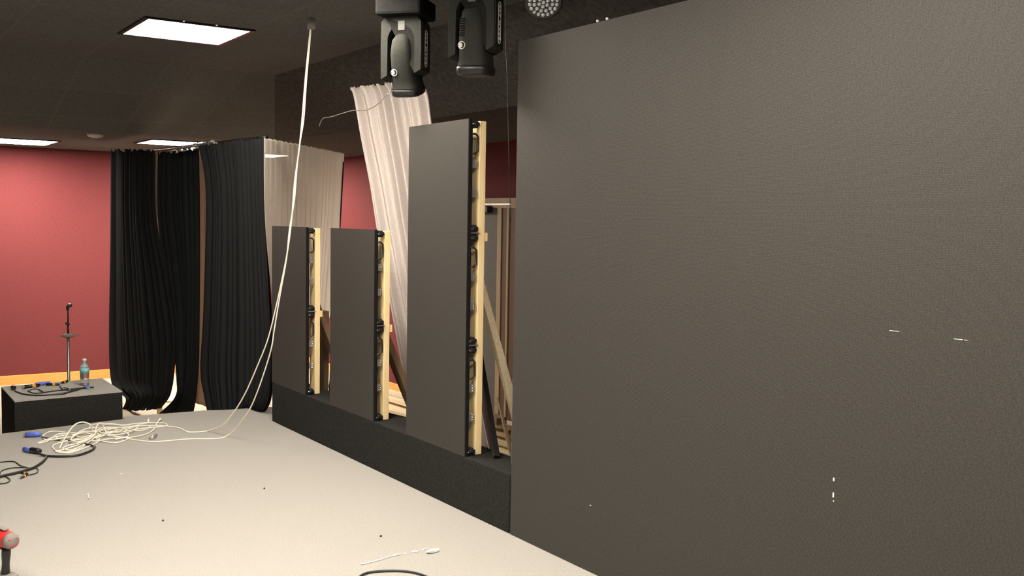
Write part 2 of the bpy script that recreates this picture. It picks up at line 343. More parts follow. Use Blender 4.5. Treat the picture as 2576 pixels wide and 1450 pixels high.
tower_labels = ['shorter LED tower at the far left end of the plinth', 'middle LED tower, same height as the one farther left',
                'tallest LED tower, three panels high, next to the big screen wall']
def tower(yfar, n, label, steel_plates):
    t = thing('led_tower', label, 'LED screen panel', (D, yfar-CW, HP), group='narrow LED towers on the plinth')
    for k in range(n):
        bm = NB(); z0 = k*HC
        cabinet_mesh(bm, 0, CW, z0, z0+HC)
        c = fin('led_cabinet', bm, 'led', t)
        bm = NB(); box(bm, (.001, -.006, z0+.001), (.019, .0, z0+HC-.001)); box(bm, (.019, .0, z0+.03), (.026, .012, z0+HC-.03))
        fin('side_frame', bm, 'blackmetal', c)
        zc = z0+HC*(1-.215); bm = NB(); loop_handle(bm, .003, zc, .10); fin('carry_handle', bm, 'black', c)
        for fr in (.39, .65):
            z = z0+HC*(1-fr); bm = NB(); box(bm, (.018, .002, z-.022), (.056, .006, z+.022))
            fin('joining_plate', bm, 'steel', c, bevel=.003)
            bm = NB()
            for dz in (-.014, 0, .014): ball(bm, (.050, .000, z+dz), .0042, 8)
            fin('bolt', bm, 'chrome', c)
        for zz in (z0+.022, z0+HC-.026):       # corner locks
            bm = NB(); box(bm, (.018, .0, zz-.020), (.060, .045, zz+.020)); box(bm, (.03, -.008, zz-.010), (.066, .02, zz+.012))
            fin('corner_lock', bm, 'black', c, bevel=.006)
            bm = NB(); ball(bm, (.024, -.005, zz), .0055, 8); fin('lock_pin', bm, 'chrome', c)
        if k:
            bm = NB(); box(bm, (.0185, -.010, z0-.0025), (.072, .03, z0+.0025)); fin('lock_strap', bm, 'steel', c)
    bm = NB(); box(bm, (.070, .000, .002), (.108, .089, n*HC-.008))
    fin('timber_stud', bm, 'pine', t, bevel=.002)
    bm = NB(); box(bm, (.070, CW-.089, .002), (.108, CW, n*HC-.008)); fin('timber_stud', bm, 'pine', t, bevel=.002)
    bm = NB(); zc = (n-1)*HC-.02; box(bm, (.108, .004, zc-.022), (.128, CW-.004, zc+.022)); fin('timber_cleat', bm, 'pine', t)
    return t
A1, A2, A3, AB = 7.163, 6.110, 5.046, 3.967
tower(A1, 2, tower_labels[0], 0); tower(A2, 2, tower_labels[1], 1); tower(A3, 3, tower_labels[2], 0)

NCOL = 8
wall = thing('led_video_wall', 'huge dark LED screen wall standing on the stage and filling the right of the view', 'LED screen', (D, AB-NCOL*CW, 0.001))
bs_h = 2.385/4
for i in range(NCOL):
    for k in range(4):
        bm = NB(); cabinet_mesh(bm, i*CW, (i+1)*CW, k*bs_h, (k+1)*bs_h, g=.0001)
        fin('led_cabinet', bm, 'led', wall)
bm = NB(); box(bm, (.0185, NCOL*CW-.001, .0), (.075, NCOL*CW+.004, 2.38)); fin('edge_strip', bm, 'blackmetal', wall)
bm = NB(); p0 = on((1284, 950), 0, D+.01); p1 = on((1284, 1165), 0, D+.01)
box(bm, (.002, NCOL*CW, p1.z), (.012, NCOL*CW+.004, p0.z)); fin('edge_glint', bm, 'steel', wall)  # bright strip put in for the light catching the screen's left edge
bm = NB()  # pale slivers standing for light showing in gaps between cabinets
for (u0, v0, u1, v1) in ((2096,1203,2099,1212), (2095,1240,2098,1253), (2096,1260,2098,1264), (2238,832,2262,836), (2400,853,2422,857), (2426,856,2436,858), (1484,1271,1487,1274)):
    a = on((u0, v0), 0, D); b = on((u1, v1), 0, D)
    box(bm, (-.0012, min(a.y,b.y)-wall.location.y, min(a.z,b.z)), (.001, max(a.y,b.y)-wall.location.y, max(a.z,b.z)))
fin('gap_light', bm, 'print', wall)
bm = NB()
for (u, v) in ((1503, 50), (1527, 44)):
    a = on((u, v), 0, D); ball(bm, (.0, a.y-wall.location.y, 2.390), .006, 8)
fin('top_pin', bm, 'white', wall)

# ------------------------------------------------------------------ drapes
def drape(name, left, right, pl, m, folds=14, amp=.03, nu=None, nv=40, solid=.002, ragged=0, seed=1, harm=.28, reg=1.0, flare=1.0, minz=None, parent=None):
    P0, n = pl; rnd = random.Random(seed); nu = nu or folds*8
    Lp = smooth_path([onpl(p, P0, n) for p in left], 8); Rp = smooth_path([onpl(p, P0, n) for p in right], 8)
    def samp(P, t):
        f = t*(len(P)-1); i = min(int(f), len(P)-2); return P[i].lerp(P[i+1], f-i)
    ph = [0]; 
    for k in range(nu): ph.append(ph[-1]+ (2*math.pi*folds/nu)*(1+reg*.38*math.sin(k*2*math.pi/nu*folds*.31+seed)+reg*.25*math.sin(k*2*math.pi/nu*folds*.13+2*seed)))
    am = [amp*(.7+.3*math.sin(k*2*math.pi/nu*folds*.23+seed)) for k in range(nu+1)]
    rag = [rnd.uniform(-1,1)*ragged for _ in range(nu+1)]
    bm = NB(); g = []
    for j in range(nv+1):
        v = j/nv; a = samp(Lp, v); b = samp(Rp, v); row = []
        for i in range(nu+1):
            u = i/nu; p = a.lerp(b, u)
            q = math.sin(ph[i]+.5*math.sin(v*3+seed)); w = am[i]*(.6+.4*v*flare)*(q+harm*math.sin(2*ph[i]+1))
            p = p + n*w
            if v < .06: p.z += rag[i]*(1-v/.06)
            if v > .9: p.z += .6*rag[(i*7)%nu]*(v-.9)/.1
            if minz is not None:
                mz = minz if not callable(minz) else minz(p)
                p.z = max(p.z, mz+.004)
            row.append(bm.verts.new(p))
        g.append(row)
    for j in range(nv):
        for i in range(nu):
            bm.faces.new([g[j][i], g[j][i+1], g[j+1][i+1], g[j+1][i]]).smooth = True
    return fin(name, bm, m, parent, solid=solid)

PD = vplane((2.80, 7.45), (2.62, 10.9))
tag(drape('black_drape', [(285,378),(284,600),(280,850),(284,955),(300,985),(322,1005),(310,1036)], [(391,380),(394,545),(424,700),(445,850),(437,950),(431,975),(422,1000),(402,1028)], PD, 'drape', 12, .05, seed=2, ragged=.02, minz=FZ),
    'leftmost black drape, hanging against the red wall beside the riser', 'curtain', 'black drapes left of the towers')
tag(drape('black_drape', [(396,386),(396,545),(417,700),(438,830),(443,900),(448,960),(449,988),(436,1012),(405,1040)], [(497,372),(499,500),(499,700),(496,900),(490,985),(483,1040)], PD, 'drape_thin', 9, .05, seed=5, ragged=.02, minz=FZ),
    'narrow middle black drape with pale gaps on both sides', 'curtain', 'black drapes left of the towers')
PD2 = vplane((2.80, 7.45), (2.60, 8.57))
tag(drape('black_drape', [(502,366),(519,460),(519,600),(512,800),(505,930),(516,1000),(530,1060)], [(668,347),(669,500),(674,650),(683,800),(686,930),(678,1010),(655,1045)], PD2, 'drape', 13, .035, seed=9, ragged=.012, minz=lambda p: 0 if p.y < 7.8 else FZ),
    'widest black drape, nearest the LED towers, its hem on the stage', 'curtain', 'black drapes left of the towers')
PT = vplane((2.80, 9.35), (3.25, 9.05))
tag(drape('tan_drape', [(487,372),(487,700),(480,1010)], [(535,368),(535,700),(538,1030)], PT, 'tan', 3, .02, seed=3, minz=FZ),
    'pale tan cloth showing in the slit between two black drapes', 'curtain')
# slim pole the gap left of the middle drape shows
bm = NB(); a = onpl((391,384), *PD)+Vector((.09,.25,0)); b = onpl((392,560), *PD)+Vector((.09,.25,0))
box(bm, (a.x-.02, a.y-.03, FZ), (a.x+.02, a.y+.03, a.z)); tag(fin('timber_post', bm, 'pine'), 'yellow timber post glimpsed in the slit between the left black drapes', 'post')
# rod
bm = NB(); r0 = onpl((384,379), *PD); r1 = onpl((672,346), *PD2)
rp = [r0+(r1-r0)*k/10 for k in range(11)]; tube(bm, rp, .016, 10)
tag(fin('curtain_rod', bm, 'blackmetal'), 'thin rod along the tops of the black drapes', 'curtain rod')
# crumpled clear film on the rod
bm = NB(); rnd = random.Random(4); g = []
for i in range(22):
    row = []
    for j in range(5):
        p = onpl((452+5*i, 373-1.05*i+j*3.2), *PD) + Vector((rnd.uniform(-.05,.0)-.03, 0, rnd.uniform(-.012,.012)))
        row.append(bm.verts.new(p))
    g.append(row)
for i in range(21):
    for j in range(4): bm.faces.new([g[i][j], g[i+1][j], g[i+1][j+1], g[i][j+1]])
tag(fin('plastic_film', bm, 'petclear', solid=.001), 'crumpled clear film bunched on the rod above the middle black drape', 'plastic film')

PS = vplane((3.10, 7.72), (4.20, 8.90))
tag(drape('sheer_curtain', [(664,347),(668,560),(690,792)], [(866,386),(856,560),(829,800)], PS, 'sheer', 14, .010, seed=6, ragged=.006, nv=50),
    'sheer pale curtain hanging behind the left LED tower', 'curtain')
bm = NB(); a = onpl((851, 405), *PS)+Vector((.10,.12,0)); b = onpl((838, 640), *PS)+Vector((.10,.12,0)); tube(bm, [a, b, b+(b-a).normalized()*((b.z-FZ)/((a-b).normalized().z))], .014, 8)  # pole put in for the dark line of a fold in the sheer
tag(fin('fold_line_pole', bm, 'blackmetal'), 'slim dark pole put in for the fold line at the sheer curtain edge', 'pole')
PW = vplane((2.98, 6.35), (3.36, 5.75))
tag(drape('white_drape', [(876,222),(886,245),(904,345),(929,467),(948,577),(983,763),(1022,961),(1050,1060)],
          [(1062,200),(1081,238),(1092,308),(1120,500),(1160,750),(1205,950),(1244,1140)], PW, 'whitecloth', 9, .06, harm=.15, reg=.35, nv=60, nu=200, seed=8, ragged=.008, minz=FZ),
    'long pleated white drape slanting down behind the tallest tower', 'curtain')
# thin wire looping across the white drape
bm = NB(); pts = [on(p, 0, 3.0) for p in ((803,318),(812,299),(834,294),(866,284),(890,278),(922,277),(950,262),(972,238),(985,215))]
for i, p in enumerate(pts): 
    s = .93; pts[i] = CAMP+(p-CAMP)*s
pts.append(Vector((pts[-1].x+.01, pts[-1].y, CZ))); tube(bm, smooth_path(pts, 5), .003, 6); tag(fin('loose_wire', bm, 'greyrub'), 'thin loose wire looping in front of the white drape', 'wire')
# thin dark cable beside the big screen
bm = NB(); a = on((1272,100), 0, 2.95); tube(bm, smooth_path([Vector((2.95, a.y+.01, CZ))]+[on(p, 0, 2.95) for p in ((1272,100),(1276,190),(1279,330),(1282,480),(1285,560))], 4), .0022, 6)
tag(fin('hanging_cable', bm, 'blackcable'), 'thin dark cable hanging beside the upper left edge of the big screen', 'cable')

# ------------------------------------------------------------------ timber braces and boards behind the towers
def brace(a, b, m, label, w=.04, h=.089, up=(0,1,0)):
    bm = NB(); beam(bm, a, b, w, h, up); return tag(fin('timber_brace', bm, m, bevel=.002), label, 'brace', 'timber props behind the towers')
yb = 4.50
brace((2.845, yb, 1.27), (3.46, yb, FZ), 'piney', 'pale diagonal prop right of the tallest tower', w=.04, h=.04, up=(0,1,0))
a = on((980,880), 1, 5.62); b = on((1018,975), 1, 5.62); dd = (b-a).normalized(); e = a+dd*((FZ-a.z)/dd.z)
brace(a-dd*.35, e, 'brownwood', 'brown diagonal prop seen right of the middle tower')
a = on((806,800), 1, 6.72); b = on((830,862), 1, 6.72); dd = (b-a).normalized(); e = a+dd*((FZ-a.z)/dd.z)
brace(a-dd*.12, e, 'brownwood', 'dark diagonal prop in the gap beside the left tower')
a = on((817,850), 1, 6.9)
bm = NB(); box(bm, (a.x-.02, 6.87, FZ), (a.x+.02, 6.96, a.z+.2)); tag(fin('timber_post', bm, 'brownwood'), 'dark upright post in the gap beside the left tower', 'post')
a = onpl((1208,905), *vplane((3.0,4.2),(3.35,7.15))); b = on((1249,1152), 2, HP+.005)
bm = NB(); beam(bm, b, b+(a-b)*1.15, .03, .03, (1,0,0)); tag(fin('black_bar', bm, 'black'), 'slanted black bar leaning beside the foot of the tallest tower', 'bar')

def plank(px0, px1, z, w, th, m, label, name='timber_plank'):
    a = on(px0, 2, z+th); b = on(px1, 2, z+th); a = Vector((a.x, a.y, z+th/2)); b = Vector((b.x, b.y, z+th/2))
    bm = NB(); beam(bm, a, b, w, th); return tag(fin(name, bm, m, bevel=.002), label, 'plank', 'loose boards on the floor')
plank((955,975), (1020,992), FZ+.16, .07, .035, 'piney', 'short board lying on others right of the middle tower')
plank((950,990), (1060,1022), FZ+.10, .10, .038, 'piney', 'narrow board against the oak baseboard right of the middle tower')
plank((930,1010), (1110,1052), FZ+.04, .30, .03, 'piney', 'wide pale board on the floor right of the middle tower')
plank((940,1042), (1080,1082), FZ, .30, .02, 'foam', 'grey sheet on the floor nearest the plinth')
plank((805,945), (850,962), FZ+.08, .12, .04, 'piney', 'board in the gap right of the left tower')
plank((800,972), (850,990), FZ, .16, .03, 'piney', 'lower board in the gap right of the left tower')
for k, (y0, y1) in enumerate(((1052,1072), (1070,1092), (1092,1112), (1122,1140))):
    plank((1225,y0), (1300,y1), FZ+.30-.07*k, .17, .035, 'piney', ('farthest', 'second farthest', 'second nearest', 'nearest')[k]+' of the pale planks piled beside the big screen')
plank((1228,1040), (1262,1052), FZ+.36, .10, .06, 'brownwood', 'short block on the plank pile beside the big screen')
bm = NB(); a = on((1250,1000), 1, 5.9); b = on((1262,1046), 1, 5.9)
e = b+(b-a).normalized()*((FZ-b.z)/(b-a).normalized().z); hexa(bm, [e+Vector(k) for k in ((-.03,-.01,0),(.03,-.01,0),(.03,.01,0),(-.03,.01,0))], [a+Vector(k) for k in ((-.002,-.01,0),(.002,-.01,0),(.002,.01,0),(-.002,.01,0))]); tag(fin('timber_offcut', bm, 'piney'), 'pointed offcut standing in the plank pile', 'offcut')
p = on((432,1003), 2, FZ+.02)
bm = NB(); beam(bm, p+Vector((-.35,.25,-.01)), p+Vector((.35,-.25,-.01)), .34, .02); tag(fin('timber_plank', bm, 'piney'), 'pale board on the floor between the two left black drapes', 'plank', 'loose boards on the floor')

# ------------------------------------------------------------------ riser, bottle, mic stand
RZ = on((307.8, 984.7), 1, 7.88).z
fl = on((36.5,1010), 2, RZ); fr = on((307.8,984.7), 2, RZ); bl = on((3,973.6), 2, RZ); br_ = fr+(bl-fl)
t = thing('riser', 'low black carpeted riser with a grey top at the stage edge', 'riser', (0,0,0))
poly = [(p.x, p.y) for p in (fl, fr, br_, bl)]
bm = NB(); prism(bm, poly, FZ+.002, RZ-.008); fin('riser_body', bm, 'black_carpet', t)
bm = NB(); prism(bm, poly, RZ-.008, RZ); fin('riser_top', bm, 'carpet', t)

p = on((213, 970), 2, RZ)
t = thing('water_bottle', 'clear plastic water bottle with an aqua label on the riser', 'bottle', (p.x, p.y, RZ+.0005))
s = 67/2515*((p-CAMP).dot(_fw))/.205
bm = NB(); prof = [(.027,0),(.033,.006),(.033,.03),(.0315,.035),(.033,.045),(.0315,.055),(.033,.065),(.033,.125),(.032,.14),(.026,.160),(.016,.178),(.0125,.186),(.0125,.190)]
lathe(bm, [(r*s, z*s) for r, z in prof], 24); fin('bottle_body', bm, 'petclear', t)
bm = NB(); lathe(bm, [(.0345*s,.098*s),(.0345*s,.135*s)], 24); fin('bottle_label', bm, 'label', t)
bm = NB(); lathe(bm, [(.0155*s,.188*s),(.0155*s,.205*s)], 20); fin('bottle_cap', bm, 'white', t)

mp_ = on((173, 962), 1, 9.35); mt = on((172.5, 768), 1, 9.35); md = on((172.5, 846), 1, 9.35)
t = thing('microphone_stand', 'thin microphone stand rising behind the riser before the red wall', 'microphone stand', (mp_.x, 9.35, FZ))
bm = NB(); lathe(bm, [(.13,0),(.13,.012),(.03,.025),(.012,.04)], 28); fin('stand_base', bm, 'blackmetal', t)
hd = md.z-FZ; ht = mt.z-FZ
bm = NB(); tube(bm, [(0,0,.02),(0,0,hd)], .012, 12); fin('stand_pole', bm, 'steel', t)
bm = NB(); lathe(bm, [(.035,hd-.012),(.055,hd),(.055,hd+.012),(.02,hd+.022)], 24); fin('stand_collar', bm, 'greyrub', t)
bm = NB(); tube(bm, [(-.09,0,hd-.004),(.10,0,hd+.004)], .004, 6); fin('cross_bar', bm, 'steel', t)
bm = NB(); tube(bm, [(0,0,hd),(0,0,hd+(ht-hd)*.38)], .009, 10); tube(bm, [(0,0,hd+(ht-hd)*.38),(0.002,0,ht-.03)], .007, 10)
lathe(bm, [(.013,hd+(ht-hd)*.36),(.015,hd+(ht-hd)*.43)], 12); box(bm, (-.022,-.008,hd+(ht-hd)*.38), (0,.008,hd+(ht-hd)*.45)); fin('upper_shaft', bm, 'black', t)
bm = NB(); tube(bm, [(-.006,0,ht-.045),(0,0,ht-.015),(.03,-.01,ht)], .013, 10, rr=[.009,.016,.011]); fin('microphone_clip', bm, 'black', t)
bm = NB(); tube(bm, [(.0,0,ht+.004),(.032,-.01,ht+.012)], .007, 8); fin('clip_top', bm, 'steel', t)

# ------------------------------------------------------------------ connectors and cables
def conn(name, p, dirv, length, r, m, label, ringm=None, cat='connector', group=None, capm='steel'):
    d = Vector((dirv[0], dirv[1], 0)).normalized(); p = Vector(p)
    t = thing(name, label, cat, p, group=group)
    bm = NB(); tube(bm, [Vector((0,0,r)), d*length*.35+Vector((0,0,r)), d*length*.4+Vector((0,0,r)), d*length+Vector((0,0,r))], r, 14, rr=[r*.7, r, r, r*.95]); fin('connector_body', bm, m, t)
    if ringm:
        bm = NB(); tube(bm, [d*length*.30+Vector((0,0,r)), d*length*.52+Vector((0,0,r))], r*1.12, 14); fin('connector_ring', bm, ringm, t)
    bm = NB(); tube(bm, [d*length*.98+Vector((0,0,r)), d*length*1.08+Vector((0,0,r))], r*.7, 12); fin('connector_tip', bm, capm, t)
    return t
def floor_cable(name, pts, r, m, label, z=0, cat='cable', n=6, group=None):
    P = []
    for p in pts:
        zz = z + r + (p[2] if len(p) > 2 else 0); P.append(on(p[:2], 2, zz))
    bm = NB(); tube(bm, smooth_path(P, n), r, 8)
    return tag(fin(name, bm, m), label, cat, group)
def pdir(a, b, z=0):
    A = on(a, 2, z); B = on(b, 2, z); return (B.x-A.x, B.y-A.y)

# hanging white cables: from the ceiling down to the stage
T = on((783, 46), 2, CZ); Lf = on((520, 1088), 2, 0)
PH = vplane((T.x, T.y), (Lf.x, Lf.y))
def hang(ps): return [onpl(p, *PH) for p in ps]
h1 = hang([(783,46),(777,110),(768,200),(760,300),(752,380),(741,460),(733,560),(722,640),(706,720),(688,800),(672,860),(648,920),(617,990),(588,1038),(560,1070)])
f1 = [on(p, 2, .004) for p in ((522,1085),(480,1088),(466,1085),(452,1078),(420,1073),(380,1072),(340,1076),(300,1082),(262,1090),(235,1085),(225,1075),(240,1068),(275,1066),(310,1070),(345,1066),(385,1064),(415,1066),(419,1071),(400,1075),(360,1078),(320,1085),(280,1088),(245,1082))]
h2 = hang([(784,47),(779,110),(771,200),(764,300),(756,350),(747,420),(741,500),(728,580),(721,650),(705,740),(690,830),(683,875),(667,930),(646,990),(628,1030),(600,1070),(573,1096)])
f2 = [on(p, 2, .004) for p in ((545,1104),(480,1105),(420,1110),(380,1112),(330,1106),(290,1098),(250,1094),(210,1100),(170,1110),(135,1120),(138,1133),(165,1138),(200,1130),(215,1115),(195,1100),(165,1095),(140,1098),(160,1110),(210,1104),(260,1096))]
for P in (h1, h2):
    for i, p in enumerate(P): p.z = max(p.z, .004)
bm = NB(); tube(bm, smooth_path(h1+f1, 5), .0047, 8); tag(fin('white_cable', bm, 'cable'), 'long white cable from the ceiling, running to the rear of the tangle', 'cable', 'white cables')
bm = NB(); tube(bm, smooth_path(h2+f2, 5), .0047, 8); tag(fin('white_cable', bm, 'cable'), 'long white cable hanging from the ceiling, lower strand landing nearer the camera', 'cable', 'white cables')
bm = NB(); a = T; box(bm, (a.x-.02, a.y-.02, CZ-.07), (a.x+.02, a.y+.02, CZ)); tag(fin('cable_hook', bm, 'greyrub', bevel=.004), 'small hook on the ceiling holding the two white cables', 'hook')

g_ = 'white cables'
floor_cable('white_cable', [(95,1115),(140,1100),(200,1092),(250,1085),(215,1112),(160,1132),(140,1137,.0),(175,1140),(220,1125),(250,1108),(225,1092),(180,1090),(130,1086),(108,1098),(118,1108),(150,1104,.01),(190,1098,.01)], .005, 'cable', 'white cable making the lowest loops of the tangle', group=g_)
floor_cable('white_cable', [(150,1128),(165,1100,.02),(185,1072,.08),(205,1063,.10),(225,1068,.09),(232,1085,.03),(225,1100),(200,1115),(170,1122),(158,1130),(180,1133),(210,1120),(235,1104,.01),(240,1085,.03),(246,1068,.06),(255,1066,.06),(262,1078,.02),(268,1090)], .005, 'cable', 'white cable forming the tall arch above the tangle', group=g_)
floor_cable('white_cable', [(262,1070,.01),(280,1068),(320,1074),(350,1072),(330,1084),(300,1078,.01),(260,1076,.01),(240,1090,.01),(280,1098),(320,1104),(295,1114),(262,1112),(240,1102),(265,1090,.01),(300,1088,.01)], .005, 'cable', 'white cable in the middle of the tangle', group=g_)
floor_cable('white_cable', [(374,1056,.012),(372,1064),(345,1070),(325,1078,.01),(345,1084),(370,1080),(375,1072,.006),(345,1073,.01),(300,1083,.012),(250,1100,.01),(205,1106,.01),(170,1113)], .004, 'cable', 'white cable with one plug at the far end of the tangle', group=g_)
floor_cable('white_cable', [(407,1054,.012),(395,1064),(390,1078,.004),(370,1092),(330,1101,.004),(280,1104,.01),(235,1110,.012),(190,1097,.015),(150,1092,.012),(120,1110),(98,1116)], .0045, 'cable', 'white cable with a plug pointing at the black drapes', group=g_)
floor_cable('white_cable', [(180,1100,.02),(215,1080,.03),(250,1078,.03),(232,1096,.02),(200,1112,.015),(178,1106,.02),(205,1088,.03),(240,1088,.03),(225,1105,.02),(190,1118,.01)], .005, 'cable', 'white cable coiled tight at the heart of the tangle', group=g_)
floor_cable('white_cable', [(270,1082,.015),(300,1076,.02),(335,1082,.01),(310,1092,.01),(275,1094,.02),(250,1086,.02),(275,1078,.02),(315,1088,.015),(322,1098,.01),(290,1106,.005)], .0045, 'cable', 'white cable coiled at the right half of the tangle', group=g_)
for (a, b, lb) in (((372,1064),(377,1052),'left of the two white plugs beyond the tangle'), ((399,1062),(409,1052),'right of the two white plugs beyond the tangle')):
    q = on(a, 2, 0); conn('cable_plug', (q.x, q.y, .001), pdir(a, b), .10, .008, 'white', lb, cat='plug', capm='cable')
for k in range(3):
    a = (374+k*4, 1106-k*3); q = on(a, 2, 0); conn('cable_plug', (q.x, q.y, .001), (1, .4*k-.3), .045, .006, 'steel', ('nearest','middle','farthest')[k]+' of three small metal plugs right of the tangle', cat='plug')

conn('power_connector', on((104,1100), 2, 0)+Vector((0,0,.001)), pdir((104,1100),(72,1101)), .10, .018, 'blue', 'blue power connector just left of the white cable tangle')
floor_cable('black_cable', [(104,1100,.012),(125,1104),(140,1107),(180,1110),(200,1112)], .005, 'blackcable', 'thin black cable passing under the white tangle')
conn('power_connector', on((82,1141), 2, 0)+Vector((0,0,.001)), pdir((82,1141),(64,1138)), .075, .017, 'blue', 'blue ended connector on the thicker black cable')
conn('cable_gland', on((101,1144), 2, 0)+Vector((0,0,.001)), pdir((101,1144),(80,1141)), .075, .02, 'black', 'black collar behind the blue ended connector', cat='connector', capm='black')
floor_cable('black_cable', [(98,1142,.008),(115,1147),(150,1149),(195,1146),(228,1135),(238,1126),(230,1121),(212,1117)], .008, 'blackcable', 'thick black cable curving right below the white tangle')
floor_cable('black_cable', [(118,1149),(108,1162),(85,1177),(50,1188),(15,1196),(-25,1206)], .009, 'blackcable', 'thick black cable running out at the left edge')
floor_cable('black_cable', [(-20,1168),(5,1163),(35,1162),(52,1172),(72,1178),(93,1179),(93,1190),(72,1196),(62,1197)], .004, 'blackcable', 'thin black cable looping near the left edge')
floor_cable('black_cable', [(68,1177),(30,1178),(5,1185),(0,1196),(15,1200),(25,1208),(15,1216),(-20,1219)], .004, 'blackcable', 'thin black cable snaking out lower at the left edge')
conn('jack_plug', on((70,1196), 2, 0)+Vector((0,0,.001)), pdir((70,1196),(50,1192)), .055, .007, 'black', 'black plug with a yellow ring at the left edge, farther one', ringm='orange')
conn('jack_plug', on((68,1200), 2, 0)+Vector((0,0,.001)), pdir((68,1200),(52,1206)), .055, .007, 'black', 'black plug with a yellow ring at the left edge, nearer one', ringm='orange')
# cable at the very bottom
floor_cable('black_cable', [(880,1480),(905,1452),(930,1441),(975,1437),(1020,1438),(1055,1445),(1080,1456),(1100,1475)], .0055, 'blackcable', 'black cable arching in at the bottom edge of the view')

# on the riser
def rc(pts, r, label): return floor_cable('black_cable', pts, r, 'blackcable', label, z=RZ)
rc([(38,984),(60,992),(100,995),(150,991),(178,986),(205,978),(215,974)], .006, 'black cable along the front of the riser top')
rc([(70,984),(90,990),(130,985),(165,981),(200,977),(222,977)], .005, 'black cable bowed across the riser top')
rc([(115,994),(160,992),(175,984),(172,978),(160,976)], .005, 'black cable ending under the water bottle')
rc([(152,972),(160,980),(180,981),(215,976),(236,975)], .007, 'thick black cable lying right of the bottle')
rc([(70,985),(85,979),(100,981),(108,986),(98,983)], .004, 'short looped cable at the left of the riser')
conn('power_connector', on((36,983), 2, RZ), pdir((36,983),(28,978),RZ), .045, .018, 'black', 'black connector at the left end of the riser', capm='black')
conn('power_connector', on((100,974), 2, RZ), pdir((100,974),(66,978),RZ), .12, .014, 'black', 'black connector with an orange ring left on the riser', ringm='orange')
conn('power_connector', on((90,973), 2, RZ)+Vector((0,.03,0)), pdir((90,973),(110,971),RZ), .11, .014, 'blue', 'blue connector lying left on the riser')
conn('jack_plug', on((150,971), 2, RZ), pdir((150,971),(126,971),RZ), .10, .011, 'black', 'silver tipped plug with an orange ring mid riser', ringm='orange', capm='chrome')
conn('jack_plug', on((155,967), 2, RZ), pdir((155,967),(173,962),RZ), .08, .011, 'black', 'black plug with an orange ring near the stand', ringm='orange')
conn('power_connector', on((212,976), 2, RZ)+Vector((0,-.03,0)), (.2,-1), .06, .014, 'blue', 'pale blue connector below the bottle on the riser')

# ------------------------------------------------------------------ cordless drill at the left edge
dp = on((16, 1482), 2, 0)
t = thing('cordless_drill', 'red and black cordless drill standing on its battery at the lower left', 'power tool', (dp.x, dp.y, .001), rz=math.radians(-72))
bm = NB()
for (x0,x1,y0,y1,z0,z1) in ((-.068,.052,-.038,.038,0,.045),): box(bm, (x0,y0,z0), (x1,y1,z1))
fin('battery', bm, 'red_plastic', t, bevel=.01)
bm = NB(); box(bm, (-.062,-.04,.012), (.054,.04,.024)); fin('battery_band', bm, 'greyrub', t, bevel=.004)
bm = NB(); box(bm, (-.055,-.034,.045), (.046,.034,.062)); fin('battery_seat', bm, 'greyrub', t, bevel=.008)
bm = NB(); rr = []; pts = []
for k in range(9): pts.append((-.006+.012*k/8, 0, .055+.12*k/8)); rr.append(.0165+.0015*math.cos(k))
tube(bm, pts, .02, 16, rr=rr); fin('grip', bm, 'black', t)
ax = Matrix.Rotation(math.radians(90), 4, 'Y')
def along(prof, zc): return Matrix.Translation((0,0,zc)) @ Matrix.Rotation(math.radians(-90), 4, 'Y'), prof
def xl(name, prof, m, zc=.207, seg=24):
    bm = NB(); lathe(bm, prof, seg, Matrix.Translation((0,0,zc)) @ Matrix.Rotation(math.radians(-90), 4, 'Y')); return fin(name, bm, m, t)
# lathe axis +z maps to -x (the chuck points left, out of the frame)
xl('motor_housing', [(.022,-.05),(.030,-.044),(.034,-.02),(.034,.03),(.029,.05)], 'red_plastic')
xl('rear_cap', [(.010,-.066),(.026,-.062),(.032,-.050),(.032,-.036)], 'greyrub')
bm = NB()
for z0 in (.215, .190): box(bm, (.0475, -.019, z0), (.0650, .019, z0+.006))
fin('vent_band', bm, 'red_plastic', t, bevel=.002)
xl('gear_collar', [(.031,.045),(.031,.085),(.026,.095)], 'greyrub')
xl('chuck', [(.022,.09),(.023,.13),(.012,.15)], 'black')
bm = NB(); box(bm, (-.03,-.014,.16), (-.016,.014,.185)); fin('trigger', bm, 'red_plastic', t, bevel=.004)
bm = NB(); box(bm, (-.05,-.012,.243), (.01,.012,.249)); fin('top_ridge', bm, 'greyrub', t, bevel=.002)

# ------------------------------------------------------------------ litter on the carpet
def strip(pts, w, label, m='white', lift=.002, name='paper_scrap', cat='scrap'):
    bm = NB(); L_ = []; P = [on(p, 2, lift) for p in pts]; P = smooth_path(P, 4); rnd = random.Random(len(label))
    for i, p in enumerate(P):
        d = (P[min(i+1,len(P)-1)]-P[max(i-1,0)]).normalized(); s = Vector((-d.y, d.x, 0)); ww = w*(.6+.4*math.sin(i*.9+1))
        z = Vector((0,0,rnd.uniform(0,.006)))
        L_.append((bm.verts.new(p+s*ww+z), bm.verts.new(p-s*ww+z*.3)))
    for a, b in zip(L_, L_[1:]): bm.faces.new([a[0], a[1], b[1], b[0]])
    return tag(fin(name, bm, m, solid=.001), label, cat, 'litter on the carpet')
strip([(908,1421),(925,1418),(950,1411),(985,1401),(1000,1397),(1022,1394)], .0045, 'long thin white strip on the carpet near the bottom edge')
strip([(1038,1390),(1044,1388),(1050,1390)], .006, 'tiny white scrap between the strip and the crumpled paper')
strip([(1062,1386),(1070,1382),(1078,1382)], .004, 'narrow tail beside the crumpled paper')
bm = NB(); q = on((1089,1386), 2, .01); rnd = random.Random(3)
bmesh.ops.create_icosphere(bm, subdivisions=2, radius=.02)
